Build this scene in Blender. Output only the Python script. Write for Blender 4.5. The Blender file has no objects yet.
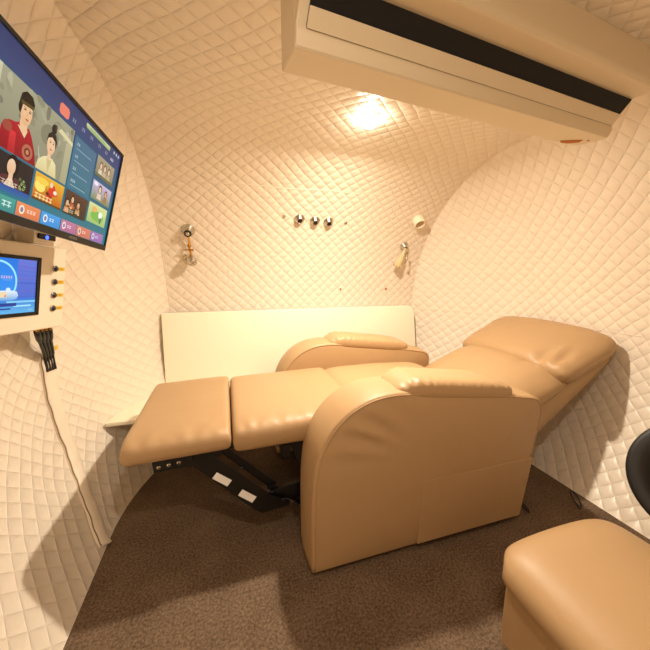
import bpy, bmesh, math, random
from mathutils import Vector, Matrix, noise
random.seed(4)
PI = math.pi
scn = bpy.context.scene
COL = scn.collection

# ------------------------------------------------------------------ helpers
def lin(h):
    h = h.lstrip('#')
    c = [int(h[i:i + 2], 16) / 255 for i in (0, 2, 4)]
    return [(x / 12.92 if x <= .04045 else ((x + .055) / 1.055) ** 2.4) for x in c]

def tag(o, label=None, cat=None, group=None, kind=None):
    if label: o['label'] = label
    if cat: o['category'] = cat
    if group: o['group'] = group
    if kind: o['kind'] = kind
    return o

def empty(name, loc, label, cat, group=None):
    o = bpy.data.objects.new(name, None)
    o.empty_display_size = .05
    COL.objects.link(o)
    o.location = loc
    return tag(o, label, cat, group)

def link(name, me, mat, parent=None, smooth=True):
    """me: mesh in WORLD coordinates; stored relative to the parent's origin."""
    o = bpy.data.objects.new(name, me)
    COL.objects.link(o)
    mats = mat if isinstance(mat, (list, tuple)) else [mat]
    for m in mats: me.materials.append(m)
    root = Vector((0, 0, 0)); p = parent
    while p is not None:
        root += Vector(p.location); p = p.parent
    vs = [v.co for v in me.vertices]
    if vs:
        c = sum(vs, Vector()) / len(vs)
        me.transform(Matrix.Translation(-c))
        o.location = c - root
    if parent: o.parent = parent
    if smooth:
        for p in me.polygons: p.use_smooth = True
    return o

def bm_mesh(bm, name):
    bmesh.ops.recalc_face_normals(bm, faces=bm.faces)
    me = bpy.data.meshes.new(name)
    bm.to_mesh(me); bm.free()
    return me

def obj(name, bm, mat, parent=None, smooth=False, bevel=0, seg=2, sub=0):
    o = link(name, bm_mesh(bm, name), mat, parent, smooth)
    if bevel:
        b = o.modifiers.new('bevel', 'BEVEL'); b.width = bevel; b.segments = seg; b.limit_method = 'ANGLE'; b.angle_limit = math.radians(40)
        for p in o.data.polygons: p.use_smooth = True
        w = o.modifiers.new('wn', 'WEIGHTED_NORMAL'); w.keep_sharp = True
    if sub:
        s = o.modifiers.new('sub', 'SUBSURF'); s.levels = sub; s.render_levels = sub
    return o

def hexa(bm, p):
    v = [bm.verts.new(q) for q in p]
    for f in ((0, 1, 2, 3), (7, 6, 5, 4), (0, 4, 5, 1), (1, 5, 6, 2), (2, 6, 7, 3), (3, 7, 4, 0)):
        bm.faces.new([v[i] for i in f])

def box(bm, o, ax, ay, az):
    """box with corner o and edge vectors"""
    o, ax, ay, az = map(Vector, (o, ax, ay, az))
    hexa(bm, [o, o + ax, o + ax + ay, o + ay, o + az, o + ax + az, o + ax + ay + az, o + ay + az])

def frame(axis):
    a = Vector(axis).normalized()
    t = Vector((0, 0, 1)) if abs(a.z) < .9 else Vector((1, 0, 0))
    u = a.cross(t).normalized()
    return a, u, a.cross(u)

def lathe(bm, c, axis, prof, n=24):
    """prof: (radius, height along the axis) pairs"""
    c = Vector(c); a, u, w = frame(axis)
    rings = []
    for r, h in prof:
        if r < 1e-6:
            rings.append([bm.verts.new(c + a * h)]); continue
        rings.append([bm.verts.new(c + a * h + (u * math.cos(2 * PI * i / n) + w * math.sin(2 * PI * i / n)) * r) for i in range(n)])
    for A, B in zip(rings, rings[1:]):
        for i in range(n):
            j = (i + 1) % n
            q = [A[0]] if len(A) == 1 else [A[i], A[j]]
            q += [B[0]] if len(B) == 1 else [B[j], B[i]]
            if len(q) > 2: bm.faces.new(q)
    for R, k in ((rings[0], 1), (rings[-1], -1)):
        if len(R) > 2: bm.faces.new(R[::k])

def tube(bm, pts, r, n=8, closed=False):
    pts = [Vector(p) for p in pts]; rings = []
    m = len(pts); ref = None
    for i, p in enumerate(pts):
        if closed: t = pts[(i + 1) % m] - pts[i - 1]
        else: t = pts[min(i + 1, m - 1)] - pts[max(i - 1, 0)]
        t.normalize()
        if ref is None: _, u, w = frame(t)
        else:
            u = (ref - t * ref.dot(t)).normalized(); w = t.cross(u)
        ref = u
        rr = r[i] if isinstance(r, (list, tuple)) else r
        rings.append([bm.verts.new(p + (u * math.cos(2 * PI * k / n) + w * math.sin(2 * PI * k / n)) * rr) for k in range(n)])
    rng = range(m) if closed else range(m - 1)
    for i in rng:
        A, B = rings[i], rings[(i + 1) % m]
        for k in range(n):
            bm.faces.new([A[k], A[(k + 1) % n], B[(k + 1) % n], B[k]])
    if not closed:
        bm.faces.new(rings[0][::-1]); bm.faces.new(rings[-1])

def catmull(pts, k=8):
    pts = [Vector(p) for p in pts]; out = []
    for i in range(len(pts) - 1):
        p0, p1, p2, p3 = pts[max(i - 1, 0)], pts[i], pts[i + 1], pts[min(i + 2, len(pts) - 1)]
        for j in range(k):
            t = j / k
            out.append(.5 * ((2 * p1) + (p2 - p0) * t + (2 * p0 - 5 * p1 + 4 * p2 - p3) * t * t + (3 * p1 - p0 - 3 * p2 + p3) * t ** 3))
    out.append(pts[-1]); return out

# ------------------------------------------------------------------ materials
def newmat(name):
    m = bpy.data.materials.new(name); m.use_nodes = True
    nt = m.node_tree
    return m, nt, nt.nodes['Principled BSDF']

def plain(name, hexc, rough=.5, metal=0, spec=.5, trans=0, coat=0):
    m, nt, b = newmat(name)
    b.inputs['Base Color'].default_value = (*lin(hexc), 1)
    b.inputs['Roughness'].default_value = rough
    b.inputs['Metallic'].default_value = metal
    b.inputs['Specular IOR Level'].default_value = spec
    b.inputs['Transmission Weight'].default_value = trans
    b.inputs['Coat Weight'].default_value = coat
    return m

def emit(name, hexc, s):
    m, nt, b = newmat(name)
    b.inputs['Base Color'].default_value = (0, 0, 0, 1)
    b.inputs['Emission Color'].default_value = (*lin(hexc), 1)
    b.inputs['Emission Strength'].default_value = s
    return m

def N(nt, t, **k):
    n = nt.nodes.new(t)
    for a, v in k.items(): setattr(n, a, v)
    return n

def mathn(nt, op, a, b=None):
    n = N(nt, 'ShaderNodeMath', operation=op)
    for i, x in enumerate((a, b)):
        if x is None: continue
        if isinstance(x, (int, float)): n.inputs[i].default_value = x
        else: nt.links.new(x, n.inputs[i])
    return n.outputs[0]

def leather(name, hexc, rough=.48, grain=260, gd=.0006, soft=9, sd=.004):
    m, nt, b = newmat(name)
    b.inputs['Base Color'].default_value = (*lin(hexc), 1)
    b.inputs['Roughness'].default_value = rough
    b.inputs['Specular IOR Level'].default_value = .4
    tc = N(nt, 'ShaderNodeTexCoord')
    n1 = N(nt, 'ShaderNodeTexNoise'); n1.inputs['Scale'].default_value = grain; n1.inputs['Detail'].default_value = 2
    n2 = N(nt, 'ShaderNodeTexNoise'); n2.inputs['Scale'].default_value = soft; n2.inputs['Detail'].default_value = 3
    nt.links.new(tc.outputs['Object'], n1.inputs['Vector']); nt.links.new(tc.outputs['Object'], n2.inputs['Vector'])
    b1 = N(nt, 'ShaderNodeBump'); b1.inputs['Distance'].default_value = gd; b1.inputs['Strength'].default_value = .35
    b2 = N(nt, 'ShaderNodeBump'); b2.inputs['Distance'].default_value = sd; b2.inputs['Strength'].default_value = .6
    nt.links.new(n2.outputs['Fac'], b2.inputs['Height']); nt.links.new(n1.outputs['Fac'], b1.inputs['Height'])
    nt.links.new(b2.outputs['Normal'], b1.inputs['Normal']); nt.links.new(b1.outputs['Normal'], b.inputs['Normal'])
    return m

def quilt(name, hexc, pitch=.045, rot=45, rough=.34, depth=.008):
    """diamond-stitched padded leatherette; stitch lines run on the UV map (metres)"""
    m, nt, b = newmat(name)
    b.inputs['Base Color'].default_value = (*lin(hexc), 1)
    b.inputs['Roughness'].default_value = rough
    b.inputs['Specular IOR Level'].default_value = .55
    uv = N(nt, 'ShaderNodeUVMap', uv_map='UVMap')
    wob = N(nt, 'ShaderNodeTexNoise'); wob.inputs['Scale'].default_value = 3.2; wob.inputs['Detail'].default_value = 2
    nt.links.new(uv.outputs['UV'], wob.inputs['Vector'])
    sub = N(nt, 'ShaderNodeVectorMath', operation='SUBTRACT'); sub.inputs[1].default_value = (.5, .5, .5)
    nt.links.new(wob.outputs['Color'], sub.inputs[0])
    sc = N(nt, 'ShaderNodeVectorMath', operation='SCALE'); sc.inputs['Scale'].default_value = .035
    nt.links.new(sub.outputs[0], sc.inputs[0])
    add = N(nt, 'ShaderNodeVectorMath', operation='ADD')
    nt.links.new(uv.outputs['UV'], add.inputs[0]); nt.links.new(sc.outputs[0], add.inputs[1])
    mp = N(nt, 'ShaderNodeMapping'); mp.inputs['Rotation'].default_value = (0, 0, math.radians(rot)); mp.inputs['Scale'].default_value = (1 / pitch,) * 3
    nt.links.new(add.outputs[0], mp.inputs['Vector'])
    sp = N(nt, 'ShaderNodeSeparateXYZ'); nt.links.new(mp.outputs[0], sp.inputs[0])
    hs = []
    for ax in ('X', 'Y'):
        s = mathn(nt, 'ABSOLUTE', mathn(nt, 'SINE', mathn(nt, 'MULTIPLY', sp.outputs[ax], PI)))
        hs.append(mathn(nt, 'POWER', s, .36))
    h = mathn(nt, 'MULTIPLY', hs[0], hs[1])
    b1 = N(nt, 'ShaderNodeBump'); b1.inputs['Distance'].default_value = depth; b1.inputs['Strength'].default_value = .6
    nt.links.new(h, b1.inputs['Height'])
    n2 = N(nt, 'ShaderNodeTexNoise'); n2.inputs['Scale'].default_value = 22; n2.inputs['Detail'].default_value = 4
    nt.links.new(uv.outputs['UV'], n2.inputs['Vector'])
    b2 = N(nt, 'ShaderNodeBump'); b2.inputs['Distance'].default_value = .006; b2.inputs['Strength'].default_value = .5
    nt.links.new(n2.outputs['Fac'], b2.inputs['Height']); nt.links.new(b2.outputs['Normal'], b1.inputs['Normal'])
    nt.links.new(b1.outputs['Normal'], b.inputs['Normal'])
    return m

def carpet(name):
    m, nt, b = newmat(name)
    tc = N(nt, 'ShaderNodeTexCoord')
    n1 = N(nt, 'ShaderNodeTexNoise'); n1.inputs['Scale'].default_value = 130; n1.inputs['Detail'].default_value = 4; n1.inputs['Roughness'].default_value = .75
    n2 = N(nt, 'ShaderNodeTexNoise'); n2.inputs['Scale'].default_value = 7; n2.inputs['Detail'].default_value = 3
    for n in (n1, n2): nt.links.new(tc.outputs['Object'], n.inputs['Vector'])
    mixf = mathn(nt, 'ADD', mathn(nt, 'MULTIPLY', n1.outputs['Fac'], .8), mathn(nt, 'MULTIPLY', n2.outputs['Fac'], .2))
    r = N(nt, 'ShaderNodeValToRGB')
    r.color_ramp.elements[0].position = .32; r.color_ramp.elements[0].color = (*lin('#3a2c20'), 1)
    r.color_ramp.elements[1].position = .68; r.color_ramp.elements[1].color = (*lin('#8f7760'), 1)
    nt.links.new(mixf, r.inputs['Fac']); nt.links.new(r.outputs['Color'], b.inputs['Base Color'])
    b.inputs['Roughness'].default_value = .95; b.inputs['Specular IOR Level'].default_value = .1
    bp = N(nt, 'ShaderNodeBump'); bp.inputs['Distance'].default_value = .006; bp.inputs['Strength'].default_value = .8
    nt.links.new(n1.outputs['Fac'], bp.inputs['Height']); nt.links.new(bp.outputs['Normal'], b.inputs['Normal'])
    return m

def screenmat(name, s):
    m, nt, b = newmat(name)
    b.inputs['Base Color'].default_value = (0, 0, 0, 1); b.inputs['Roughness'].default_value = .25
    a = N(nt, 'ShaderNodeVertexColor', layer_name='Col')
    b.inputs['Specular IOR Level'].default_value = .08; nt.links.new(a.outputs['Color'], b.inputs['Emission Color']); b.inputs['Emission Strength'].default_value = s
    return m

WALL = '#e8dac6'
M = dict(
    quilt=quilt('quilted_leatherette', WALL),
    quilt_left=quilt('quilted_leatherette_left', WALL, pitch=.045),
    quilt_right=quilt('quilted_leatherette_right', WALL, pitch=.046),
    piping=plain('cream_piping', '#e6d6c0', .5),
    carpet=carpet('brown_carpet'),
    leather=leather('beige_leather', '#ad8c64'),
    leather_side=leather('beige_leather_side', '#ad8c64', soft=5, sd=.006),
    board=plain('cream_board', '#f0e6cc', .35),
    black=plain('black_metal', '#0c0b0b', .35, spec=.5),
    plastic=plain('black_plastic', '#0b0a0a', .4, spec=.2),
    rubber=plain('black_rubber', '#161514', .55),
    underseat_shade=plain('dark_underseat_shade', '#1c1512', .9),  # near-black colour stands in for the shade under the seat
    chrome=plain('chrome', '#c6c0b4', .14, 1),
    brass=plain('brass', '#c8963c', .25, 1),
    white=plain('white_sticker', '#f4f2ee', .5),
    cream=plain('cream_enamel', '#e9dcc6', .35),
    acbody=plain('cream_plastic', '#e4d3b4', .4),
    yellow=plain('yellow_label', '#e0b416', .5),
    ink=plain('label_ink', '#4a3a10', .6),
    navy=plain('navy_button', '#10182c', .2, spec=.6),
    cable=plain('black_cable', '#0d0b0a', .4),
    hole=plain('dark_hole', '#0a0806', .8),
    clear=plain('clear_plastic', '#f3e2b6', .2, trans=.55),
    lens=emit('lamp_lens', '#fff0dc', 55),
    lens_front=emit('front_lamp_lens', '#fff0dc', 60),
    led=emit('blue_led', '#3050ff', 4),
    screen=screenmat('lit_screen', .85),
    damage=plain('bare_brown_board', '#b86e22', .8),
    plugcap=plain('cream_cap', '#ecd9bd', .5),
)

# ------------------------------------------------------------------ chamber shell
R, YC, ZC, YF = .87, 1.24, .71, .20          # cross-section: half circle at the back, flat middle, half circle in front
XL, AL, XR, AR = -.33, .40, 1.34, .39        # seam planes and bulge of the two dished ends

def cap_x(y, z, side):
    dy = max(y - YC, 0, YF - y)
    k = 1 - (dy * dy + (z - ZC) ** 2) / R ** 2
    return XL - AL * k if side == 'L' else XR + AR * k

def cap_n(y, z, side):
    e = .002
    a = Vector((cap_x(y + e, z, side) - cap_x(y - e, z, side), 2 * e, 0)); b = Vector((cap_x(y, z + e, side) - cap_x(y, z - e, side), 0, 2 * e))
    n = a.cross(b).normalized()
    return n if (n.x > 0) == (side == 'L') else -n

def back_pt(x, th, r=R):
    return Vector((x, YC + r * math.cos(th), ZC + r * math.sin(th)))

TH_FLOOR = -math.asin(ZC / R); TH_SEAM = math.radians(54)

def grid_mesh(name, pts, uvs, mat):
    """pts[i][j] grid with per-vertex uvs -> structure object"""
    bm = bmesh.new(); uvl = bm.loops.layers.uv.new('UVMap')
    V = [[bm.verts.new(p) for p in row] for row in pts]
    U = {}
    for i, row in enumerate(V):
        for j, v in enumerate(row): U[v] = uvs[i][j]
    for i in range(len(V) - 1):
        for j in range(len(V[0]) - 1):
            q = [V[i][j], V[i + 1][j], V[i + 1][j + 1], V[i][j + 1]]
            if (q[0].co - q[1].co).length < 1e-6: q = [q[0]] + q[2:]
            elif (q[2].co - q[3].co).length < 1e-6: q = q[:3]
            f = bm.faces.new(q)
            for l in f.loops: l[uvl].uv = U[l.vert]
    me = bpy.data.meshes.new(name); bm.to_mesh(me); bm.free()
    o = link(name, me, mat); tag(o, kind='structure')
    return o

def arc_panel(name, t0, t1, n):
    xs = [XL + (XR - XL) * i / 24 for i in range(25)]
    ts = [t0 + (t1 - t0) * j / n for j in range(n + 1)]
    grid_mesh(name, [[back_pt(x, t) for t in ts] for x in xs], [[(x, R * t) for t in ts] for x in xs], M['quilt'])

arc_panel('wall_back', TH_FLOOR, TH_SEAM, 40)
# ceiling: upper arc plus the flat part
xs = [XL + (XR - XL) * i / 24 for i in range(25)]
prof = [(YC + R * math.cos(t), ZC + R * math.sin(t), R * t) for t in [TH_SEAM + (PI / 2 - TH_SEAM) * j / 14 for j in range(15)]]
prof += [(YC - d, ZC + R, R * PI / 2 + d) for d in [(YC - YF) * j / 10 for j in range(1, 11)]]
grid_mesh('ceiling', [[(x, y, z) for y, z, s in prof] for x in xs], [[(x, s) for y, z, s in prof] for x in xs], M['quilt'])
prof = [(YF - R * math.sin(a), ZC + R * math.cos(a), R * a) for a in [(PI / 2 - TH_FLOOR) * j / 40 for j in range(41)]]
grid_mesh('wall_front', [[(x, y, z) for y, z, s in prof] for x in xs], [[(x, s) for y, z, s in prof] for x in xs], M['quilt'])

def cap_panel(name, side, mat):
    per = []
    for j in range(41):
        t = -PI / 2 + PI * j / 40; per.append(((YC, ZC), (YC + R * math.cos(t), ZC + R * math.sin(t))))
    for j in range(1, 13):
        y = YC + (YF - YC) * j / 12; per.append(((y, ZC), (y, ZC + R)))
    for j in range(1, 41):
        t = PI / 2 + PI * j / 40; per.append(((YF, ZC), (YF + R * math.cos(t), ZC + R * math.sin(t))))
    for j in range(1, 13):
        y = YF + (YC - YF) * j / 12; per.append(((y, ZC), (y, ZC - R)))
    pts, uvs = [], []
    for c, e in per:
        row, ur = [], []
        for k in range(27):
            q = k / 26
            y = c[0] + (e[0] - c[0]) * q; z = c[1] + (e[1] - c[1]) * q
            row.append((cap_x(y, z, side), y, max(z, -.03))); ur.append((y, z))
        pts.append(row); uvs.append(ur)
    return grid_mesh(name, pts, uvs, mat)
cap_panel('wall_left', 'L', M['quilt_left'])
cap_panel('wall_right', 'R', M['quilt_right'])

# carpeted floor, cut to the outline of the shell at floor height
bm = bmesh.new()
lo, hi = YF - math.sqrt(R * R - ZC * ZC), YC + math.sqrt(R * R - ZC * ZC)
ring = []
K = 48
ys = [lo + (hi - lo) * k / K for k in range(K + 1)]
ring = [(cap_x(y, 0, 'L') - .004, y, 0) for y in ys] + [(cap_x(y, 0, 'R') + .004, y, 0) for y in reversed(ys)]
bm.faces.new([bm.verts.new(p) for p in ring])
bmesh.ops.triangulate(bm, faces=bm.faces)
f = obj('floor', bm, M['carpet']); tag(f, kind='structure')

# seams: stitched cords lying in the creases
def seam(name, pts, r=.0035):
    bm = bmesh.new(); tube(bm, pts, r, 6)
    tag(obj(name, bm, M['piping'], smooth=True), kind='structure')
ths = [TH_FLOOR + (PI * .62 - TH_FLOOR) * i / 60 for i in range(61)]
ths = [t for t in ths if t <= PI / 2]
seam('trim_1', [back_pt(XL + .001, t, R - .001) for t in ths], .0025)
seam('trim_2', [back_pt(XR - .001, t, R) for t in ths], .002)
seam('trim_3', [back_pt(XL + (XR - XL) * i / 30, TH_SEAM + .004 * math.sin(i * .9), R + .001) for i in range(31)], .0025)
seam('trim_4', [(cap_x(y, .705, 'R') + .0005, y, .705) for y in [.9 + (2.1 - .9) * i / 30 for i in range(31)]], .0025)

# ------------------------------------------------------------------ bench with tall back board
bench = empty('bench', (.4, 1.95, .29), 'cream board bench with tall flat back panel along the padded back wall', 'bench')
bm = bmesh.new()
# back board leans slightly with the wall, rounded upper right corner
def board_y(z): return 1.97 + (z - .30) * .16
out = [(XL - .033, .312), (XL - .036, .742), (1.26, .733), (1.295, .724), (1.312, .69), (1.318, .312)]
fr = [bm.verts.new((x, board_y(z), z)) for x, z in out]; bk = [bm.verts.new((x, board_y(z) + .018, z)) for x, z in out]
bm.faces.new(fr); bm.faces.new(bk[::-1])
for i in range(6): bm.faces.new([fr[i], bk[i], bk[(i + 1) % 6], fr[(i + 1) % 6]])
obj('back_panel', bm, M['board'], bench, bevel=.004)
bm = bmesh.new()
seat = [(-.556, 1.59), (-.37, 1.585), (.15, 1.58), (.17, 1.62), (.17, 2.0), (XL, 2.0), (-.40, 1.95), (-.47, 1.83), (-.53, 1.72)]
tp = [bm.verts.new((x, y, .306)) for x, y in seat]; bt = [bm.verts.new((x, y, .286)) for x, y in seat]
bm.faces.new(tp); bm.faces.new(bt[::-1])
for i in range(len(seat)): bm.faces.new([tp[i], bt[i], bt[(i + 1) % len(seat)], tp[(i + 1) % len(seat)]])
obj('seat_board', bm, M['board'], bench, bevel=.004)
# ------------------------------------------------------------------ recliner
rec = empty('recliner', (.66, 1.30, 0), 'beige leather recliner lying fully reclined with raised footrest on brown carpet', 'recliner')

def sgn(x): return -1 if x < 0 else 1
def spaced(n):
    return [math.sin(PI / 2 * (2 * i / n - 1)) * .55 + (2 * i / n - 1) * .45 for i in range(n + 1)]

def cushion(L, W, zt, zb, warp, nu=40, nv=40, p=5, q=2.4, c=.06, ripple=None, pv=None):
    pv = pv or p
    """stuffed cushion: two sheets joined at a seam; warp maps local (x, y, z) to world"""
    bm = bmesh.new(); us, vs = spaced(nu), spaced(nv); top, bot = [], []
    for i, u in enumerate(us):
        rt, rb = [], []
        for j, v in enumerate(vs):
            k = 1 - c * (abs(u) ** 7) * (abs(v) ** 7) * 2
            x, y = L / 2 * u * k, W / 2 * v * k
            h = (max(0, 1 - abs(u) ** p) * max(0, 1 - abs(v) ** pv)) ** (1 / q)
            edge = i in (0, nu) or j in (0, nv)
            r = ripple(u, v) if ripple else 0
            vt = bm.verts.new(warp(x, y, zt * h + r * (h if not edge else .4)))
            rt.append(vt); rb.append(vt if edge else bm.verts.new(warp(x, y, -zb * h)))
        top.append(rt); bot.append(rb)
    for i in range(nu):
        for j in range(nv):
            bm.faces.new([top[i][j], top[i + 1][j], top[i + 1][j + 1], top[i][j + 1]])
            bm.faces.new([bot[i][j + 1], bot[i + 1][j + 1], bot[i + 1][j], bot[i][j]])
    return bm

def bump1(x, c, w): return math.exp(-((x - c) / w) ** 2)

# --- arms: profile in x-z, outer face at y0
ARM = [(.222, .02), (.222, .12), (.222, .22), (.226, .32), (.236, .40), (.254, .455), (.282, .505), (.318, .545), (.36, .575), (.42, .599),
       (.50, .608), (.60, .600), (.72, .585), (.84, .568), (.95, .550), (1.05, .531), (1.105, .518), (1.134, .495), (1.142, .455), (1.133, .38), (1.112, .25), (1.090, .12), (1.076, .02)]

def densify(p, k):
    q = [Vector((x, 0, z)) for x, z in p]
    c = catmull(q, k)
    n = 6
    a, b = q[-1], q[0]
    return c + [a.lerp(b, i / n) for i in range(1, n)]

def make_arm(ya, yb, outer, label=None):
    """ya: visible outer face, yb: inner face (either order)"""
    P = densify(ARM, 3); m = len(P); s = sgn(yb - ya)
    cen = Vector((.68, 0, .33))
    bm = bmesh.new(); rings = []
    def ring(f):
        rings.append([bm.verts.new(f(i, p)) for i, p in enumerate(P)])
    def inset(p, d):
        v = cen - p; return p + v.normalized() * d
    def face(y, sg, rho):
        # padded side sheet, wrinkled under the front top corner
        def g(i, p):
            q = inset(p, .011); q = cen.lerp(q, rho)
            bul = .012 * (1 - rho ** 5)
            t = i / m
            fold = .010 * math.sin(i * 1.15 + rho * 3) * bump1(t, .30, .10) * bump1(rho, .80, .13) if outer else 0
            return Vector((q.x, y + sg * (bul + fold), q.z))
        return g
    for rho in (.02, .15, .3, .45, .6, .7, .78, .85, .91, .96, 1.0): ring(face(ya, -s, rho))
    for a in (.25, .5, .75, 1.0):
        ring(lambda i, p, a=a: Vector((inset(p, .011 * (1 - math.sin(a * PI / 2))).x, ya + s * .011 * (1 - math.cos(a * PI / 2)), inset(p, .011 * (1 - math.sin(a * PI / 2))).z)))
    w = abs(yb - ya)
    for t in (.3, .5, .7):   # crowned top edge
        ring(lambda i, p, t=t: Vector((p.x, ya + s * w * t, p.z)) + (p - cen).normalized() * .006 * math.sin(PI * t))
    for a in (1.0, .75, .5, .25):
        ring(lambda i, p, a=a: Vector((inset(p, .011 * (1 - math.sin(a * PI / 2))).x, yb - s * .011 * (1 - math.cos(a * PI / 2)), inset(p, .011 * (1 - math.sin(a * PI / 2))).z)))
    for rho in (1.0, .9, .7, .4, .02): ring(face(yb, s, rho))
    for A, B in zip(rings, rings[1:]):
        for i in range(m):
            j = (i + 1) % m; bm.faces.new([A[i], A[j], B[j], B[i]])
    bm.faces.new(rings[0][::-1]); bm.faces.new(rings[-1])
    arm = obj('armrest', bm, M['leather_side'], rec, smooth=True)
    # piping along the outer edge
    bm = bmesh.new()
    for yy, sg in ((ya, s), (yb, -s)):
        tube(bm, [Vector((inset(p, .010).x, yy + sg * .0005, inset(p, .010).z)) for p in P[:64]], .003, 6)
    obj('piping', bm, M['leather'], arm, smooth=True)
    # stuffed pad on top
    yc = (ya + yb) / 2; Lp = .49; x0 = .755
    def warp(x, y, z):
        xx = x0 + x; base = .615 - (xx - .5) * .135
        dz = -.030 * max(0, (-x - Lp * .33) / (Lp * .17)) ** 1.5   # front lip droops onto the curve of the arm
        side = 1 - .15 * bump1(x, -Lp / 2, .05)
        return Vector((xx, yc + y * side, base + z + dz))
    def rip(u, v):
        return .004 * math.sin(u * 46) * bump1(abs(v), .85, .22) * bump1(u, -.75, .35) + .0022 * (math.sin(u * 60) + .6 * math.sin(u * 37 + 1)) * bump1(abs(v), .90, .09)
    bm = cushion(Lp, .186, .042, .036, warp, 90, 30, p=5, q=2.6, c=.05, ripple=rip)
    obj('arm_pad', bm, M['leather'], arm, smooth=True)
    if outer:
        bm = bmesh.new()
        q = [(.605, .035), (1.070, .035), (1.105, .278), (.61, .282)]
        N_ = 10; fr = []
        for i in range(N_ + 1):
            row = []
            for j in range(N_ + 1):
                u, v = i / N_, j / N_
                x = (q[0][0] * (1 - u) + q[1][0] * u) * (1 - v) + (q[3][0] * (1 - u) + q[2][0] * u) * v
                z = (q[0][1] * (1 - u) + q[1][1] * u) * (1 - v) + (q[3][1] * (1 - u) + q[2][1] * u) * v
                row.append(bm.verts.new((x, ya - s * (.0125 + .004 * math.sin(PI * u) * math.sin(PI * v)), z)))
            fr.append(row)
        for i in range(N_):
            for j in range(N_): bm.faces.new([fr[i][j], fr[i + 1][j], fr[i + 1][j + 1], fr[i][j + 1]])
        r = bmesh.ops.extrude_face_region(bm, geom=list(bm.faces))
        for v in r['geom']:
            if isinstance(v, bmesh.types.BMVert): v.co.y += s * .012
        obj('side_pocket', bm, M['leather'], arm, smooth=False, bevel=.002)
    return arm

make_arm(.855, 1.03, True)
make_arm(1.75, 1.575, False)

# --- footrest pads, leg cushion, seat
YM = 1.30; WS = .60
def lipfold(k, ph):
    return lambda u, v: .0028 * math.sin(u * k + ph + 2 * v) * bump1(v, -.96, .07) + .0018 * math.sin(u * k * .6 + ph) * bump1(v, -.85, .1)
def flat(x0, z0, slope, droop=0):
    def warp(x, y, z):
        n = .003 * noise.noise(Vector((x * 6 + x0 * 9, y * 6, 1.7)))
        return Vector((x0 + x, YM + y, z0 + slope * x + z + (n if z > 0 else 0) - droop * (y / .3) ** 2))
    return warp
bm = cushion(.325, WS, .048, .040, flat(-.168, .440, .02), 40, 44, p=26, pv=9, q=2.6, c=.008, ripple=lipfold(20, 1))
foot = obj('footrest', bm, M['leather'], rec, smooth=True)
bm = cushion(.48, WS - .02, .055, .058, flat(.234, .438, .015), 48, 44, p=26, pv=9, q=2.6, c=.006, ripple=lipfold(38, 0))
obj('leg_cushion', bm, M['leather'], rec, smooth=True)
bm = cushion(.60, .56, .075, .06, flat(.74, .425, -.03), 40, 40, p=6, q=2.4, c=.02)
obj('seat_cushion', bm, M['leather'], rec, smooth=True)
bm = bmesh.new(); box(bm, (-.27, YM - .24, .390), (.28, 0, 0), (0, .48, 0), (0, 0, .018))
obj('footrest_board', bm, M['black'], rec, bevel=.002)
bm = bmesh.new(); box(bm, (.26, YM - .265, .16), (.80, 0, 0), (0, .53, 0), (0, 0, .22))  # seat base made tall and dark to darken the shaded gap below the cushions
obj('seat_frame_shade', bm, M['underseat_shade'], rec, bevel=.003)
bm = bmesh.new()
for y in (YM - .24, YM + .21): box(bm, (.30, y, .012), (.75, 0, 0), (0, .03, 0), (0, 0, .035))
for x in (.36, .92): box(bm, (x, YM - .24, .047), (.03, 0, 0), (0, .48, 0), (0, 0, .03))
box(bm, (.32, YM - .25, .05), (.012, 0, 0), (0, .50, 0), (0, 0, .33))
box(bm, (.165, YM - .25, .325), (.03, 0, 0), (0, .51, 0), (0, 0, .05)); box(bm, (.19, YM - .03, .335), (.14, 0, 0), (0, .06, 0), (0, 0, .03))
obj('base_frame', bm, M['black'], rec, bevel=.002)

# --- backrest
T = Vector((math.cos(math.radians(23)), 0, math.sin(math.radians(23)))); NN = Vector((-T.z, 0, T.x))
B0 = Vector((.99, 1.275, .275))
def bk(L0, lift, tilt=0, drop=.0):
    t2 = Vector((math.cos(math.radians(23 + tilt)), 0, math.sin(math.radians(23 + tilt)))); n2 = Vector((-t2.z, 0, t2.x))
    base = B0 + T * L0 + NN * lift
    def warp(x, y, z):
        n = .006 * noise.noise(Vector((x * 5 + L0 * 7, y * 5, 3.1)))
        q = base + t2 * x + n2 * (z + n - drop * (y / .33) ** 2)
        return Vector((q.x, 1.275 + y, q.z))
    return warp
def backfold(u, v):
    return .012 * bump1(v, -.80 + .1 * u, .10) * bump1(u, .75, .25) - .010 * bump1(v, -.60 + .2 * u, .06) * bump1(u, .8, .3) + .004 * math.sin(u * 14 + v * 3) * bump1(v, -.9, .2)
bm = cushion(.54, .63, .115, .05, bk(.25, .05, 0, .02), 48, 48, p=3.2, q=2.0, c=.05, ripple=backfold)
back = obj('backrest', bm, M['leather'], rec, smooth=True)
def headfold(u, v):
    a = bump1(v, -.62, .09) * bump1(u, -.75, .4) + .8 * bump1(v, -.80, .06) * bump1(u, -.5, .35)
    return -.024 * a + .008 * bump1(v, -.71, .06) * bump1(u, -.6, .4) + .003 * math.sin(9 * u + 12 * v) * bump1(abs(v), .85, .2)
bm = cushion(.37, .67, .068, .07, bk(.622, .102, 1.5, .022), 44, 52, p=6, q=2.0, c=.05, ripple=headfold)
obj('headrest', bm, M['leather'], back, smooth=True)
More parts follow.
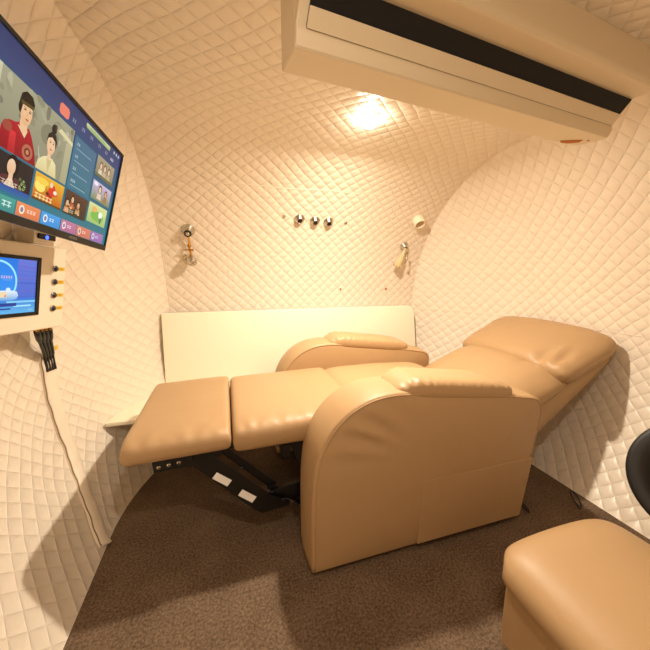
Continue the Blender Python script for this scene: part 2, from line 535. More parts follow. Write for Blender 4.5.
# outer back shell: a wedge, deep near the seat and thin at the head
bm = bmesh.new(); rings = []
for i in range(13):
    t = i / 12; s_ = .20 + .56 * t
    th = .20 * (1 - t) + .045 * t
    hw = .30 + .005 * math.sin(PI * t)
    c0 = B0 + T * s_ + NN * .045
    loop = []
    for k in range(28):
        a = 2 * PI * k / 28; ca, sa = math.cos(a), math.sin(a)
        yy = hw * sgn(ca) * abs(ca) ** .28; dn = -th / 2 + th / 2 * sgn(sa) * abs(sa) ** .28
        q = c0 + NN * dn
        loop.append(bm.verts.new((q.x, 1.275 + yy, q.z)))
    rings.append(loop)
for A, B in zip(rings, rings[1:]):
    for k in range(28): bm.faces.new([A[k], A[(k + 1) % 28], B[(k + 1) % 28], B[k]])
bm.faces.new(rings[0][::-1]); bm.faces.new(rings[-1])
obj('back_shell', bm, M['leather_side'], back, smooth=True)

# --- linkage under the footrest, near side
def plate(bm, pts, y, t):
    a = [bm.verts.new((x, y, z)) for x, z in pts]; b = [bm.verts.new((x, y + t, z)) for x, z in pts]
    bm.faces.new(a); bm.faces.new(b[::-1])
    n = len(pts)
    for i in range(n): bm.faces.new([a[i], b[i], b[(i + 1) % n], a[(i + 1) % n]])
YL = 1.05
def linkage(y0):
    bm = bmesh.new()
    plate(bm, [(-.252, .350), (-.255, .386), (-.05, .408), (-.04, .374), (-.12, .352)], y0 + .004, .004)
    plate(bm, [(-.155, .378), (-.14, .393), (-.075, .386), (.118, .190), (.19, .150), (.185, .133), (.086, .122), (.06, .140)], y0, .004)
    plate(bm, [(-.08, .405), (-.045, .405), (.145, .212), (.125, .190)], y0 + .03, .005)
    plate(bm, [(.10, .175), (.12, .195), (.325, .225), (.33, .195), (.19, .150)], y0 + .012, .005)
    plate(bm, [(.105, .205), (.13, .213), (.24, .135), (.225, .115)], y0 + .020, .005)
    box(bm, (.215, y0 + .01, .118), (.12, 0, .0), (0, .02, 0), (0, 0, .03))
    lk = obj('footrest_linkage', bm, M['black'], rec, bevel=.001)
    return lk
lk = linkage(YL); linkage(1.50)
for x0, z0 in ((-.0485, .279), (.0325, .196)):
    bm = bmesh.new(); a = Vector((.047, 0, -.040)); b = Vector((.016, 0, .020))
    box(bm, Vector((x0 - .028, YL - .0014, z0 + .018)), a, (0, .0012, 0), b)
    tag(obj('sticker', bm, M['white'], lk), 'white sticker on the black bar')
for x, z in ((-.235, .368), (-.205, .371), (-.175, .374), (-.135, .383), (.165, .160), (.212, .130), (.125, .20), (.02, .315)):
    bm = bmesh.new(); lathe(bm, (x, YL - .001 if x > -.15 else YL + .003, z), (0, -1, 0), [(.0065, -.004), (.0065, .003), (.004, .005), (0, .005)], 14)
    obj('bolt', bm, M['chrome'] if x < -.15 else M['black'], lk, smooth=False)
for x, y in ((.40, .94), (1.04, .94), (.40, 1.66), (1.04, 1.66)):
    bm = bmesh.new(); lathe(bm, (x, y, 0), (0, 0, 1), [(.022, 0), (.022, .012), (.016, .024), (.016, .035)], 16)
    obj('foot', bm, M['plastic'], rec, smooth=True)

# ------------------------------------------------------------------ television
TR = Vector((-.321, 1.369, 1.393)); TD = Vector((-.053, -.996, .073)).normalized()
TU = Vector((.253, .058, .966)); TU = (TU - TD * TU.dot(TD)).normalized(); TN = TU.cross(TD).normalized()
if TN.x < 0: TN = -TN
TW, THt = .60, .342
def tvp(a, b, o=0): return TR + TD * a - TU * b + TN * o
tv = empty('television', tvp(TW / 2, THt, -.03), 'flat black television showing a colourful streaming menu, tilted down from left wall', 'television')
bm = bmesh.new(); box(bm, tvp(0, 0, -.022), TD * TW, -TU * THt, TN * .022)
obj('housing', bm, M['plastic'], tv, bevel=.004)
bm = bmesh.new()
bz = .009
for a0, b0, w, h in ((0, 0, TW, bz), (0, 0, bz, THt), (TW - bz, 0, bz, THt), (0, THt - .018, TW, .018)):
    box(bm, tvp(a0, b0, 0), TD * w, -TU * h, TN * .004)
obj('bezel', bm, M['plastic'], tv, bevel=.001)
bm = bmesh.new(); box(bm, tvp(.2, .09, -.05), TD * .2, -TU * .17, TN * .028)
obj('back_cover', bm, M['plastic'], tv, bevel=.004)
bm = bmesh.new()
a = tvp(.3, .17, -.05); wx = cap_x(a.y, a.z + .05, 'L')
tube(bm, [a, Vector(((a.x + wx) / 2, a.y, a.z + .02)), Vector((wx + .01, a.y, a.z + .05))], .018, 12)
lathe(bm, (wx + .004, a.y, a.z + .05), (1, 0, 0), [(.05, 0), (.05, .012), (.02, .016)], 20)
obj('wall_mount', bm, M['black'], tv, smooth=False)

class Art:
    """flat coloured shapes on a lit screen, one mesh, colours per corner"""
    def __init__(s, P): s.P = P; s.bm = bmesh.new(); s.cl = s.bm.loops.layers.float_color.new('Col'); s.k = 0
    def poly(s, pts, col, col2=None):
        o = .0002 + s.k * .000012; s.k += 1
        vs = [s.bm.verts.new(s.P(a, b, o)) for a, b in pts]
        f = s.bm.faces.new(vs); b0 = min(p[1] for p in pts); b1 = max(p[1] for p in pts)
        c, d = lin(col), lin(col2 or col)
        for l, p in zip(f.loops, pts):
            t = (p[1] - b0) / max(b1 - b0, 1e-6)
            l[s.cl] = (*[x * (1 - t) + y * t for x, y in zip(c, d)], 1)
    def rect(s, a0, b0, a1, b1, col, col2=None): s.poly([(a0, b0), (a1, b0), (a1, b1), (a0, b1)], col, col2)
    def ell(s, a, b, ra, rb, col, col2=None, n=20, rot=0):
        c, d = math.cos(rot), math.sin(rot)
        s.poly([(a + ra * math.cos(2 * PI * i / n) * c - rb * math.sin(2 * PI * i / n) * d, b + ra * math.cos(2 * PI * i / n) * d + rb * math.sin(2 * PI * i / n) * c) for i in range(n)], col, col2)
    def dashes(s, a, b, n, col, w=.006, h=.006, gap=.002):
        # small unreadable characters: a few strokes each
        for i in range(n):
            x = a - i * (w + gap)
            s.rect(x, b, x - w, b + h * .2, col); s.rect(x - w * .4, b, x - w * .62, b + h, col); s.rect(x, b + h * .62, x - w, b + h * .8, col)
    def done(s, name, parent): 
        me = bpy.data.meshes.new(name); s.bm.to_mesh(me); s.bm.free()
        return link(name, me, M['screen'], parent, False)

A = Art(tvp)
A.rect(.009, .009, TW - .009, THt - .018, '#38406c', '#2b7a88')
A.poly([(.009, .009), (TW - .009, .009), (TW - .009, .06), (.009, .06)], '#3a3f66', '#3d4a74')
# menu bar
A.poly([(.383, .036), (.376, .031), (.348, .031), (.341, .036), (.341, .052), (.348, .057), (.376, .057), (.383, .052)], '#e8806a')
for x in (.317, .268, .220, .169, .121): A.dashes(x + .008, .040, 2, '#9aa0bc', .007, .009)
A.dashes(.086, .044, 3, '#e8e8ee', .006, .008)
A.poly([(.258, .018), (.104, .018), (.101, .024), (.104, .031), (.255, .031), (.260, .025)], '#d8dca0', '#8aa870')
A.dashes(.235, .021, 9, '#6e9a50', .009, .006)
for i in range(3): A.ell(.070 - i * .018, .022, .005, .005, '#b8bccc')
# large picture: two costumed figures in front of a stone garden
A.rect(.307, .066, .591, .207, '#a39f84', '#8d8a70')
for i in range(46):
    a = .315 + random.random() * .26; b = .07 + random.random() * .12
    A.ell(a, b, .006 + .012 * random.random(), .003 + .006 * random.random(), random.choice(['#8f8b72', '#b5b094', '#7d7a66', '#a8a488', '#989478']), n=9, rot=random.random() * 3)
A.rect(.565, .066, .591, .207, '#c9c6a8', '#a8a283')
A.poly([(.307, .098), (.365, .088), (.375, .098), (.307, .108)], '#d9cfa2')
A.rect(.307, .108, .335, .207, '#b7b28e', '#a7a27e')
A.ell(.40, .125, .035, .025, '#858169', n=14)
A.ell(.40, .165, .03, .02, '#979278', n=14)
# man in the red robe
A.poly([(.548, .207), (.545, .165), (.530, .150), (.510, .146), (.500, .140), (.470, .142), (.458, .155), (.442, .180), (.432, .207)], '#b3202a', '#8c1420')
A.poly([(.520, .207), (.522, .165), (.505, .165), (.500, .207)], '#d8343a', '#b02028')
A.ell(.530, .162, .013, .010, '#a04a3c'); A.ell(.464, .188, .017, .016, '#b56a52'); A.ell(.464, .188, .010, .009, '#7a2420'); A.ell(.464, .188, .005, .005, '#c08a62')
A.poly([(.505, .148), (.480, .165), (.474, .148)], '#e6c8a0')
A.poly([(.500, .145), (.500, .125), (.478, .125), (.476, .150), (.488, .158)], '#e9bd90')
A.ell(.487, .114, .018, .027, '#f0c79c', '#e2b080', rot=.1)
A.poly([(.512, .112), (.508, .086), (.495, .076), (.476, .078), (.466, .090), (.468, .102), (.486, .098), (.500, .102), (.503, .125), (.509, .120)], '#2a2018')
A.poly([(.506, .098), (.468, .094), (.468, .101), (.505, .105)], '#5a4a28')
for x in (.492, .477): A.ell(x, .111, .0035, .0016, '#3a2818'); A.rect(x + .005, .1065, x - .005, .1075, '#3a2818')
A.ell(.482, .128, .005, .0018, '#b05a4a'); A.poly([(.484, .112), (.482, .121), (.486, .121)], '#d8a478')
# woman in pale clothes
A.poly([(.432, .207), (.428, .186), (.412, .174), (.398, .168), (.378, .168), (.362, .176), (.352, .207)], '#eadfae', '#d8c88e')
A.poly([(.400, .172), (.388, .207), (.380, .172)], '#cdbb82')
A.rect(.398, .158, .386, .174, '#ecc39a')
A.ell(.391, .138, .016, .024, '#f2cfa8', '#e6b88e')
A.poly([(.410, .138), (.408, .120), (.396, .110), (.380, .112), (.372, .126), (.374, .146), (.379, .128), (.392, .122), (.405, .128)], '#2a2420')
A.ell(.390, .102, .010, .011, '#2a2420'); A.ell(.384, .096, .004, .007, '#4a3a30')
for x in (.396, .384): A.ell(x, .135, .003, .0014, '#3a2818'); A.rect(x + .004, .1305, x - .004, .1315, '#4a3424')
A.ell(.390, .150, .004, .0018, '#c05a50')
# list panel
A.rect(.301, .072, .180, .207, '#4b6f88', '#3f7486')
for i in range(4):
    A.dashes(.288, .086 + i * .032, 2 + (i == 3), '#c4d4da', .006, .007); A.rect(.288, .100 + i * .032, .205, .1025 + i * .032, '#86a4b2')
# right column of thumbnails
def thumb(a0, b0, a1, b1, bg, bg2): A.rect(a0, b0, a1, b1, bg, bg2)
def figure(a, b, s, robe, skin, hair):
    A.poly([(a + 1.3 * s, b + 2.6 * s), (a + .9 * s, b + 1.1 * s), (a - .9 * s, b + 1.1 * s), (a - 1.3 * s, b + 2.6 * s)], robe)
    A.ell(a, b, .95 * s, 1.15 * s, hair, n=12); A.ell(a, b + .15 * s, .65 * s, .85 * s, skin, n=12)
thumb(.171, .068, .047, .127, '#a89c82', '#8a7c5e')
for x, rc in ((.140, '#d8cdb4'), (.112, '#c8b090'), (.082, '#b8a888')): figure(x, .092, .011, rc, '#e8c4a0', '#5a4634')
A.rect(.171, .118, .047, .127, '#6f6a48')
thumb(.170, .142, .037, .198, '#c8b6d8', '#7e8a58')
A.ell(.150, .150, .014, .006, '#efe6f4'); figure(.118, .160, .012, '#e0c8b0', '#ecc8a4', '#4a2c22'); figure(.075, .164, .011, '#a07848', '#d8a880', '#5a3424')
thumb(.168, .209, .041, .269, '#d8dc96', '#9cc070')
A.ell(.105, .244, .045, .016, '#7eb850'); A.ell(.130, .226, .018, .009, '#e2b46a'); A.ell(.084, .236, .014, .011, '#f4f4ea'); A.ell(.080, .253, .008, .010, '#5a7a60'); A.ell(.060, .228, .012, .008, '#c8e08a')
# middle row of thumbnails
thumb(.591, .212, .435, .272, '#2c2426', '#241c20')
A.poly([(.535, .272), (.525, .254), (.500, .248), (.478, .252), (.460, .272)], '#5a2a30'); A.poly([(.515, .272), (.500, .246), (.484, .272)], '#ecd0ae')
A.ell(.499, .232, .018, .024, '#18100e'); A.ell(.502, .233, .012, .016, '#efcba8', '#e0b088'); A.rect(.506, .245, .494, .256, '#e8c09a')
A.rect(.498, .212, .478, .218, '#18100e')
for i in range(14): A.ell(.452 + .022 * random.random(), .246 + .022 * random.random(), .004, .003, random.choice(['#8a9a60', '#b8c088', '#5a6a3c']), n=7)
A.rect(.591, .272, .435, .286, '#2e4ea0', '#2e6a98'); A.dashes(.535, .262, 5, '#c8b8a0', .010, .009)
thumb(.428, .213, .310, .275, '#e8b030', '#c05a14')
A.ell(.405, .240, .020, .014, '#f8e070'); A.ell(.400, .228, .025, .008, '#f2cc50')
A.poly([(.380, .260), (.372, .236), (.362, .222), (.350, .226), (.334, .246), (.352, .250), (.362, .266)], '#d83a24'); A.ell(.364, .226, .007, .007, '#f0d0a0', n=10)
A.ell(.345, .240, .008, .005, '#f4e8d8', n=8); A.ell(.374, .250, .008, .004, '#5a2418', n=8); A.poly([(.392, .236), (.360, .258), (.357, .254)], '#7a3018')
A.dashes(.420, .258, 5, '#f6e2a0', .012, .012); A.rect(.428, .270, .310, .275, '#5a4418')
thumb(.301, .213, .179, .276, '#5a3a2c', '#3a3424')
for x, b, c in ((.262, .232, '#b85a34'), (.228, .240, '#c8a070'), (.285, .246, '#d89060')): figure(x, b, .010, c, '#e4b48c', '#2c1812')
for i in range(12): A.ell(.19 + .10 * random.random(), .245 + .022 * random.random(), .006, .003, random.choice(['#a85a38', '#c88a5a', '#6a3a28', '#d8b080']), n=7)
A.dashes(.292, .262, 4, '#d8c8a0', .009, .008)
# bottom row of coloured buttons
for a0, a1, c, c2 in ((.591, .474, '#4aa090', '#3a8a86'), (.470, .388, '#e88c5a', '#dc7848'), (.384, .302, '#4a9ee0', '#3c8ed6'), (.297, .218, '#c07a98', '#b06a90'), (.215, .128, '#d8826a', '#ce7460'), (.124, .039, '#a878b4', '#9468aa')):
    A.rect(a0, .293, a1, .323, c, c2)
A.dashes(.512, .302, 2, '#d0ece4', .012, .012)
for a0, c in ((.452, '#fbe4cc'), (.366, '#d6ecfc'), (.282, '#f6dce8'), (.198, '#f6d8c8'), (.110, '#ecdcf4')):
    A.ell(a0, .308, .009, .010, c, n=14); A.ell(a0, .308, .005, .006, '#8a7a90', n=10)
    A.dashes(a0 - .016, .304, 3 if a0 > .4 else 2, c, .009, .008)
A.done('screen', tv)
bm = bmesh.new()
for i in range(5):
    x = .245 - i * .009
    box(bm, tvp(x, THt - .012, .004), TD * -.006, -TU * .0015, TN * .0006); box(bm, tvp(x, THt - .008, .004), TD * -.006, -TU * .0015, TN * .0006)
obj('logo', bm, plain('grey_print', '#8a8680', .5), tv)

# ------------------------------------------------------------------ control panel on the left wall
PT = Vector((-.549, 1.431, 1.067)); PD = Vector((-.205, -.977, .058)).normalized()
PU = Vector((.163, .024, .986)); PU = (PU - PD * PU.dot(PD)).normalized(); PN = PU.cross(PD).normalized()
if PN.x < 0: PN = -PN
PW, PH = .50, .285
def pp(a, b, o=0): return PT + PD * a - PU * b + PN * o
cp = empty('control_panel', pp(PW / 2, PH, -.03), 'cream wall control box with blue display and four buttons below the television', 'control panel')
bm = bmesh.new(); box(bm, pp(0, 0, -.062), PD * PW, -PU * PH, PN * .062)
obj('housing', bm, M['cream'], cp, bevel=.005, seg=3)
s0, s1, t0, t1 = .120, .412, .040, .230
bm = bmesh.new()
for a0, b0, w, h in ((s0, t0, s1 - s0, .011), (s0, t1 - .011, s1 - s0, .011), (s0, t0, .014, t1 - t0), (s1 - .014, t0, .014, t1 - t0)):
    box(bm, pp(a0, b0, -.002), PD * w, -PU * h, PN * .006)
obj('display_bezel', bm, M['plastic'], cp)
D = Art(pp)
def dr(a0, b0, a1, b1, c, c2=None): D.rect(a0, b0, a1, b1, c, c2)
dr(s0 + .014, t0 + .011, s1 - .014, t1 - .011, '#6a78d8', '#3a6ad0')
D.poly([(.205, .051), (s1 - .014, .051), (s1 - .014, .165), (.205, .165)], '#2878e0', '#3090f0')
for i in range(9): D.poly([(.134, .075 + i * .012), (.205, .070 + i * .013), (.205, .074 + i * .013), (.134, .080 + i * .012)], random.choice(['#6a6cc8', '#5a70d0', '#4a64c8', '#7a72c4']))
cx, cy, rr = .270, .122, .064
D.ell(cx, cy, rr, rr, '#9fe8ff', n=48); D.ell(cx, cy, rr - .006, rr - .006, '#2a84ec', '#3a98f4', n=48)
dr(s0 + .014, .172, s1 - .014, t1 - .011, '#3a7ad8', '#68b8ec')
dr(.134, .180, .24, .186, '#8ad0f4'); dr(.150, .194, .215, .199, '#a8e4fa'); dr(.205, .186, .330, .196, '#2a4494'); dr(.225, .202, .33, .206, '#24388a')
D.poly([(.200, .164), (.205, .152), (.222, .148), (.380, .148), (.380, .178), (.222, .178), (.206, .174)], '#e8f2fa', '#6aa8e0')
D.rect(.24, .152, .30, .168, '#f0d8b0'); D.ell(.245, .164, .003, .003, '#e06040', n=8)
D.ell(.236, .146, .008, .007, '#dceefa', n=14)
D.dashes(.262, .104, 5, '#e4c8dc', .006, .008); D.dashes(.255, .114, 5, '#8ab8e8', .004, .004); D.dashes(.160, .208, 2, '#b0dcf0', .006, .006)
D.done('display', cp)
for b in (.072, .119, .166, .213):
    bm = bmesh.new(); lathe(bm, pp(.054, b, 0), PN, [(.0105, 0), (.0105, .003), (.009, .005), (.008, .005), (.0075, .008), (.005, .0095), (0, .0098)], 20)
    bt = obj('button', bm, M['navy'], cp, smooth=True)
    bm = bmesh.new(); a, u, w = frame(PN)
    tube(bm, [pp(.054, b, .003) + (u * math.cos(2 * PI * i / 20) + w * math.sin(2 * PI * i / 20)) * .0108 for i in range(20)], .0014, 6, True)
    obj('button_ring', bm, M['chrome'], bt, smooth=True)
    bm = bmesh.new(); box(bm, pp(.042, b - .006, 0), PD * -.036, -PU * .0125, PN * .0008)
    lb = obj('button_label', bm, M['yellow'], cp)
    bm = bmesh.new()
    for i in range(3): 
        for hh in (-.001, .003): box(bm, pp(.034 - i * .007, b + hh - .001, .0008), PD * -.005, -PU * .0014, PN * .0003)
    obj('label_print', bm, M['ink'], lb)

# small cream receiver box between television and control panel
rb = empty('receiver_box', pp(.09, -.012, -.05), 'small cream box with dark sensor and blue light under the television', 'receiver')
bm = bmesh.new(); box(bm, pp(.146, -.045, -.055), PD * -.105, -PU * .042, PN * .05)
obj('case', bm, M['cream'], rb, bevel=.003)
bm = bmesh.new(); box(bm, pp(.132, -.040, -.006), PD * -.075, -PU * .018, PN * .006)
obj('sensor', bm, M['plastic'], rb, bevel=.002)
bm = bmesh.new(); lathe(bm, pp(.098, -.030, .0), PN, [(.007, -.001), (.006, .002), (0, .003)], 12)
obj('blue_light', bm, M['led'], rb)

# four black cables plugged into the underside of the control panel
pos = ['leftmost', 'second from the left', 'third from the left', 'rightmost']
ca = [.088, .069, .050, .030]
for k in range(4):
    s = pp(ca[k], PH, -.022)
    e = Vector((cap_x(1.478 + .012 * k, .655, 'L') + .014, 1.470 + .012 * k, .652))
    cb = empty('plug_cable', s, 'black plug and cable under the control box, %s of the four' % pos[k], 'cable', 'cables plugged under the control box')
    ax = (e - s).normalized()
    bm = bmesh.new(); lathe(bm, s + PU * .002, -PU, [(.0075, 0), (.0075, .008), (.006, .011), (.006, .014)], 12)
    obj('brass_tip', bm, M['brass'], cb)
    bm = bmesh.new(); lathe(bm, s - PU * .010, ax, [(.009, 0), (.0095, .02), (.009, .05), (.006, .062), (.0055, .068)], 14)
    obj('plug', bm, M['cable'], cb, smooth=True)
    bm = bmesh.new(); tube(bm, catmull([s - PU * .010 + ax * .06, s.lerp(e, .82) + Vector((.002, 0, 0)), e, e - Vector((-.004, .004, .05))], 5), .0055, 8)
    obj('cord', bm, M['cable'], cb, smooth=True)
bm = bmesh.new(); q = Vector((cap_x(1.51, .69, 'L') + .034, 1.512, .682))
box(bm, q, (0, -.022, 0), (0, 0, .016), (.002, 0, 0))
tag(obj('cable_tag', bm, M['yellow']), 'small yellow tag on the black cables above the sleeve', 'tag')

# cable sleeve: cream zipped fabric cover running down the left wall
sl = empty('cable_sleeve', (-.5, 1.26, 0), 'long cream fabric cable sleeve running down the padded left wall to the carpet', 'cable sleeve')
ctr = catmull([(1.497, .655, 0), (1.460, .478, 0), (1.405, .285, 0), (1.310, .128, 0), (1.195, .004, 0)], 10)
L_, R_ = [], []
bm = bmesh.new(); rings = []
for i, c in enumerate(ctr):
    t = (ctr[min(i + 1, len(ctr) - 1)] - ctr[max(i - 1, 0)]).normalized()
    side = Vector((t.y, -t.x, 0)); side = side if side.x < 0 else -side      # towards smaller y
    w = .033 * (1 - .25 * i / len(ctr)); wig = .004 * math.sin(i * .9)
    loop = []
    for k in range(9):
        a = PI * k / 8
        q = c + side * (math.cos(a) * w + wig * .4); h = math.sin(a) ** .6 * .020 - .003
        n = cap_n(q.x, q.y, 'L')
        loop.append(Vector((cap_x(q.x, q.y, 'L'), q.x, max(q.y, .003))) + n * (h + .0015 * math.sin(i * 1.7 + k)))
    rings.append([bm.verts.new(p) for p in loop]); L_.append(loop[1] + cap_n(c.x, c.y, 'L') * .001)
for A_, B_ in zip(rings, rings[1:]):
    for k in range(8): bm.faces.new([A_[k], A_[k + 1], B_[k + 1], B_[k]])
bm.faces.new(rings[-1]); bm.faces.new(rings[0][::-1])
obj('sleeve', bm, plain('cream_sleeve', '#ecdcc4', .5), sl, smooth=True)
bm = bmesh.new(); tube(bm, L_, .0019, 6)
tag(obj('zipper', bm, plain('zipper_brown', '#8a7458', .7), sl, smooth=True), 'thin dark zipper line along the sleeve')

# ------------------------------------------------------------------ fittings on the back wall
def wall_frame(x, th):
    p = back_pt(x, th); n = Vector((0, -math.cos(th), -math.sin(th)))
    return p, n
def deg(d): return math.radians(d)
# left valve: chrome ball flange, brass stem, chrome nozzle
p, n = wall_frame(-.18, deg(34.8))
va = empty('wall_valve', p, 'chrome ball fitting with brass stem and nozzle at left of back wall', 'valve')
bm = bmesh.new(); lathe(bm, p - n * .004, n, [(.036, 0), (.036, .006), (.030, .012), (.026, .02), (.024, .03), (.016, .042), (.012, .044), (.011, .034), (0, .034)], 28)
obj('flange', bm, M['chrome'], va, smooth=True)
bm = bmesh.new(); lathe(bm, p + n * .03, n, [(.011, 0), (.011, .012), (.007, .017), (0, .018)], 16)
obj('knob', bm, M['chrome'], va, smooth=True)
bm = bmesh.new(); lathe(bm, p + n * .0345, n, [(.020, .0), (.0195, .0065), (.014, .0085), (.012, .002)], 24)  # dark ring around the base of the knob
obj('dark_ring', bm, M['rubber'], va, smooth=True)
p2, n2 = wall_frame(-.172, deg(24.0))
bm = bmesh.new(); pm = (p + p2) / 2 + n * .02
tube(bm, [p + n * .03, pm + Vector((-.004, 0, .012)), pm + Vector((-.006, 0, -.02)), p2 + n2 * .03], [.006, .006, .005, .007], 12)
lathe(bm, pm + Vector((-.006, 0, 0)), (0, 0, -1), [(.005, -.010), (.010, -.007), (.010, .005), (.005, .009)], 14)
lathe(bm, pm + Vector((-.04, 0, -.022)), (1, 0, 0), [(.004, .01), (.004, .03), (.006, .034), (.006, .055), (0, .056)], 12)
obj('stem', bm, M['brass'], va, smooth=False)
bm = bmesh.new(); lathe(bm, p2 + n2 * .045 + Vector((-.01, 0, .012)), Vector((.25, -.35, -.55)), [(.012, -.012), (.022, 0), (.026, .016), (.026, .034), (.020, .042), (.015, .040), (.013, .026), (0, .026)], 24)
obj('nozzle', bm, M['chrome'], va, smooth=True)
bm = bmesh.new(); lathe(bm, p2 - n2 * .004 + Vector((-.028, 0, -.01)), n2, [(.026, 0), (.024, .02), (.016, .035), (0, .036)], 20)
obj('backing_cup', bm, M['clear'], va, smooth=True)

# three round chrome outlets in a row
for x, th, lab in ((.43, 41.2, 'leftmost of three round chrome outlets in a row on the back wall'), (.525, 40.6, 'middle one of three round chrome outlets in a row on the back wall'), (.61, 40.4, 'rightmost of three round chrome outlets in a row on the back wall')):
    p, n = wall_frame(x, deg(th))
    e = empty('wall_outlet', p, lab, 'outlet', 'chrome outlets on the back wall')
    bm = bmesh.new(); lathe(bm, p - n * .004, n, [(.032, 0), (.032, .006), (.029, .011), (.023, .016), (.018, .026), (.0145, .028), (.0125, .024), (.012, .010), (0, .010)], 28)
    obj('collar', bm, M['chrome'], e, smooth=True)
    bm = bmesh.new(); lathe(bm, p + n * .0185, n, [(.0118, 0), (.0118, .001), (0, .0012)], 20)
    obj('socket', bm, M['hole'], e)
for x, th, r, lab in ((.34, 42.1, .010, 'small chrome screw left of the three outlets'), (.72, 40.5, .010, 'small chrome screw right of the three outlets'),
                      (.76, 9.9, .007, 'tiny dark screw above the middle of the back panel'), (1.11, 9.5, .007, 'tiny dark screw near the right end above the back panel')):
    p, n = wall_frame(x, deg(th)); bm = bmesh.new()
    lathe(bm, p - n * .002, n, [(r, 0), (r, .004), (r * .7, .008), (r * .35, .008), (r * .3, .005), (0, .005)], 14)
    tag(obj('wall_screw', bm, M['chrome'] if th > 20 else M['brass'], smooth=False), lab, 'screw')
# right lever
p, n = wall_frame(1.18, deg(30.5))
le = empty('wall_lever', p, 'small chrome fitting with clear tapered lever at right of back wall', 'valve')
bm = bmesh.new(); lathe(bm, p - n * .004, n, [(.030, 0), (.030, .008), (.024, .016), (.018, .034), (.010, .038), (.009, .028), (0, .028)], 24)
obj('flange', bm, M['chrome'], le, smooth=True)
bm = bmesh.new()
q0 = p + n * .03; q1 = Vector((1.135, 2.0, 1.01))
tube(bm, [q0, q0.lerp(q1, .3), q0.lerp(q1, .7), q1], [.010, .013, .022, .027], 14)
obj('lever', bm, M['clear'], le, smooth=True)
bm = bmesh.new(); tube(bm, [q0 + Vector((.006, -.012, -.03)), q0 + Vector((.0, -.014, -.07)), q0 + Vector((-.01, -.012, -.095))], [.006, .004, .008], 10)
obj('pin', bm, M['chrome'], le, smooth=True)
# cream round plug hollowed at its lower side
p, n = wall_frame(1.205, deg(43.6))
bm = bmesh.new(); lathe(bm, p - n * .004, n + Vector((0, 0, -.25)), [(.038, 0), (.038, .045), (.034, .05), (.029, .05), (.028, .012), (0, .012)], 28)
tag(obj('wall_plug', bm, M['plugcap'], smooth=False, bevel=.001), 'cream round hollow cap on the back wall above the lever', 'cap')

# ------------------------------------------------------------------ ceiling lamp
LP = Vector((.57, 1.25, ZC + R))
def lamp(loc, label, lens, power, col):
    e = empty('ceiling_lamp', loc, label, 'lamp')
    bm = bmesh.new(); lathe(bm, loc + Vector((0, 0, .002)), (0, 0, -1), [(.040, 0), (.040, .005), (.037, .007), (.035, .006), (.0345, 0)], 32)
    obj('trim_ring', bm, M['cream'], e, smooth=True)
    bm = bmesh.new(); lathe(bm, loc, (0, 0, -1), [(.034, .002), (.034, .014), (.031, .026), (.022, .036), (.011, .041), (0, .042)], 24)
    obj('lens', bm, lens, e, smooth=True)
    l = bpy.data.lights.new('lamp_light', 'AREA'); l.shape = 'DISK'; l.size = .06; l.energy = power; l.color = col; l.spread = PI
    o = bpy.data.objects.new('lamp_light', l); COL.objects.link(o); o.location = Vector((0, 0, -.046)); o.parent = e
    return e
lamp(LP, 'bright round ceiling lamp glowing above the back wall', M['lens'], 22.5, (1, .88, .72))
lamp(Vector((.12, .06, ZC + R)), 'round ceiling lamp over the front of the chamber', M['lens_front'], 5, (1, .89, .76))

# ------------------------------------------------------------------ air conditioner
AX = Vector((.993, .118, 0)); AY = Vector((-.118, .993, 0)); A0 = Vector((1.18, .880, 1.410))   # far lower corner at the right end
ac = empty('air_conditioner', A0 - AX * .5 - AY * .2, 'long cream air conditioner with rounded end on the ceiling at upper right', 'air conditioner')
Lac, Hac, rc = 1.05, .172, .052
def acp(a, b, z): return A0 - AX * a - AY * b + Vector((0, 0, z))     # a: leftwards, b: towards the camera
def prism(bm, pts, z0, z1):
    a = [bm.verts.new(acp(x, y, z0)) for x, y in pts]; b = [bm.verts.new(acp(x, y, z1)) for x, y in pts]
    bm.faces.new(a); bm.faces.new(b[::-1]); n = len(pts)
    for i in range(n): bm.faces.new([a[i], b[i], b[(i + 1) % n], a[(i + 1) % n]])
def extr(bm, prof, a0, a1):
    """profile (b, z) swept along the unit"""
    A_ = [bm.verts.new(acp(a0, b, z)) for b, z in prof]; B_ = [bm.verts.new(acp(a1, b, z)) for b, z in prof]
    bm.faces.new(A_); bm.faces.new(B_[::-1]); n = len(prof)
    for i in range(n): bm.faces.new([A_[i], B_[i], B_[(i + 1) % n], A_[(i + 1) % n]])
bm = bmesh.new()
pl = [(rc - rc * math.sin(PI / 2 * i / 8), rc - rc * math.cos(PI / 2 * i / 8)) for i in range(9)]
prism(bm, [(Lac, 0)] + pl + [(0, .088), (Lac, .088)], 0, Hac)
extr(bm, [(.088, .0), (.096, .018), (.096, .036), (.14, .09), (.19, .09), (.20, .10), (.205, Hac), (.088, Hac)], 0, Lac)
obj('body', bm, M['acbody'], ac, bevel=.005, seg=3)
bm = bmesh.new(); extr(bm, [(.0945, .029), (.138, .080), (.142, .085), (.134, .087), (.0935, .036)], .012, Lac - .02)
obj('vent', bm, M['hole'], ac)
bm = bmesh.new(); extr(bm, [(.099, .029), (.118, .054), (.114, .058), (.096, .033)], .010, Lac - .02)
obj('louver_flap', bm, M['acbody'], ac, bevel=.001)
bm = bmesh.new(); prism(bm, [(.046, .030), (.056, .046), (.080, .034), (.116, .012), (.098, .004), (.070, .010)], -.0015, .001)
tag(obj('chipped_patch', bm, M['damage'], ac), 'small chipped brown patch on the lower edge')
bm = bmesh.new(); lathe(bm, acp(.034, .050, 0), (0, 0, -1), [(.004, -.001), (.004, .0015), (0, .002)], 10)
obj('screw', bm, M['damage'], ac)

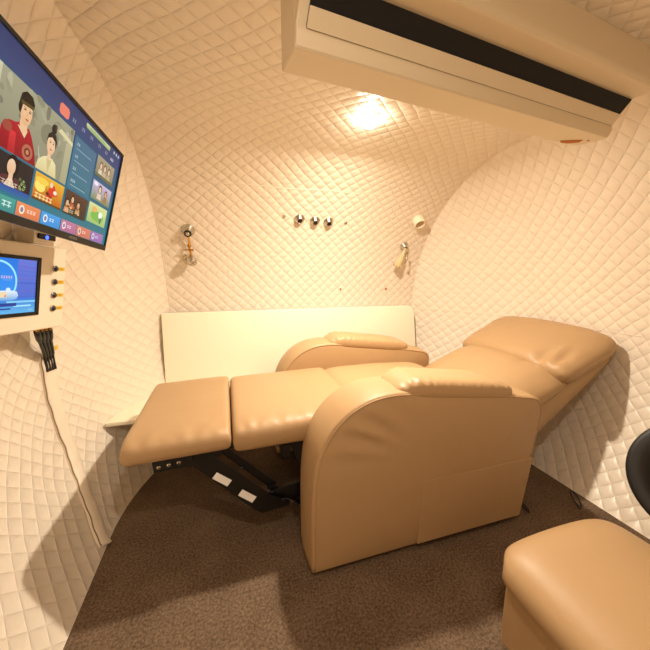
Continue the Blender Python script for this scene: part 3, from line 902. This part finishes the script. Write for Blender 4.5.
# ------------------------------------------------------------------ stool and round black object at lower right
st = empty('footstool', (.83, .37, 0), 'beige leather footstool with softly rounded top in the lower right foreground', 'footstool')
def swarp(x, y, z): return Vector((.81 + x, .37 + y, .278 + z - .014 * (x / .2) ** 2))
bm = cushion(.42, .36, .062, .05, swarp, 36, 30, p=5, q=2.2, c=.12)
obj('seat', bm, M['leather'], st, smooth=True)
bm = bmesh.new(); box(bm, (.63, .225, .05), (.36, 0, 0), (0, .29, 0), (0, 0, .2))
obj('base', bm, M['leather_side'], st, bevel=.012, seg=3)
for x in (.65, .95):
    for y in (.245, .475):
        bm = bmesh.new(); lathe(bm, (x + .01, y + .01, 0), (0, 0, 1), [(.014, 0), (.018, .05)], 14)
        obj('leg', bm, M['black'], st)

DC = Vector((1.14, .40, .465)); DA = Vector((-1.0, -.45, .42)).normalized()
dk = empty('round_disc', (1.2, .43, 0), 'round black disc with raised rim beside the footstool at the right edge', 'disc')
bm = bmesh.new(); lathe(bm, DC, DA, [(0, -.02), (.12, -.02), (.150, -.014), (.160, .0), (.158, .010), (.148, .016), (.118, .012), (.116, .002), (.05, -.002), (0, -.002)], 64)
obj('rim', bm, M['rubber'], dk, smooth=True)
bm = bmesh.new(); lathe(bm, DC + DA * .0035, DA, [(.115, -.003), (.08, 0), (0, .002)], 48)
obj('face', bm, M['plastic'], dk, smooth=True)
bm = bmesh.new(); tube(bm, catmull([DC - DA * .016, DC - DA * .06, Vector((DC.x + .10, DC.y + .045, .36)), Vector((DC.x + .10, DC.y + .045, .2)), Vector((DC.x + .10, DC.y + .045, .01))], 5), .014, 12)
lathe(bm, (DC.x + .10, DC.y + .045, 0), (0, 0, 1), [(.09, 0), (.09, .012), (.02, .02)], 28)
obj('stand', bm, M['black'], dk, smooth=False)

# two small cord loops lying on the carpet
def loop(name, c, r, label, ang, tilt):
    bm = bmesh.new(); pts = []
    for i in range(18):
        a = 2 * PI * i / 18; x = r * math.cos(a) * .55; y = r * math.sin(a) * (1 - .25 * math.cos(a))
        z = .004 + tilt * (y + r)
        pts.append(Vector((c[0] + x * math.cos(ang) - y * math.sin(ang) * .6, c[1] + x * math.sin(ang) + y * math.cos(ang) * .6, z)))
    tube(bm, pts, .0032, 6, True)
    tag(obj(name, bm, M['cable'], smooth=True), label, 'cord')
loop('cord_loop', (1.385, .845), .034, 'thin black cord loop on the carpet against the right wall', .3, .75)
loop('cord_loop', (1.15, .885), .026, 'thin black cord loop at the rear foot of the recliner', .9, .55)

# ------------------------------------------------------------------ camera, world
F, PSI, TH, HC = 320., .30, .175, 1.0
cam = bpy.data.cameras.new('camera'); co = bpy.data.objects.new('camera', cam); COL.objects.link(co)
cam.sensor_fit = 'HORIZONTAL'; cam.sensor_width = 36; cam.lens = 36 * F / 650; cam.clip_start = .02
co.location = (0, 0, HC); co.rotation_euler = (PI / 2 - TH, 0, -PSI)
scn.camera = co
w = bpy.data.worlds.new('world'); scn.world = w; w.use_nodes = True
w.node_tree.nodes['Background'].inputs['Color'].default_value = (.9, .85, .8, 1)
w.node_tree.nodes['Background'].inputs['Strength'].default_value = .3
scn.view_settings.view_transform = 'Standard'; scn.view_settings.look = 'None'
scn.view_settings.gamma = 1; scn.view_settings.use_curve_mapping = False
scn.view_settings.exposure = .28
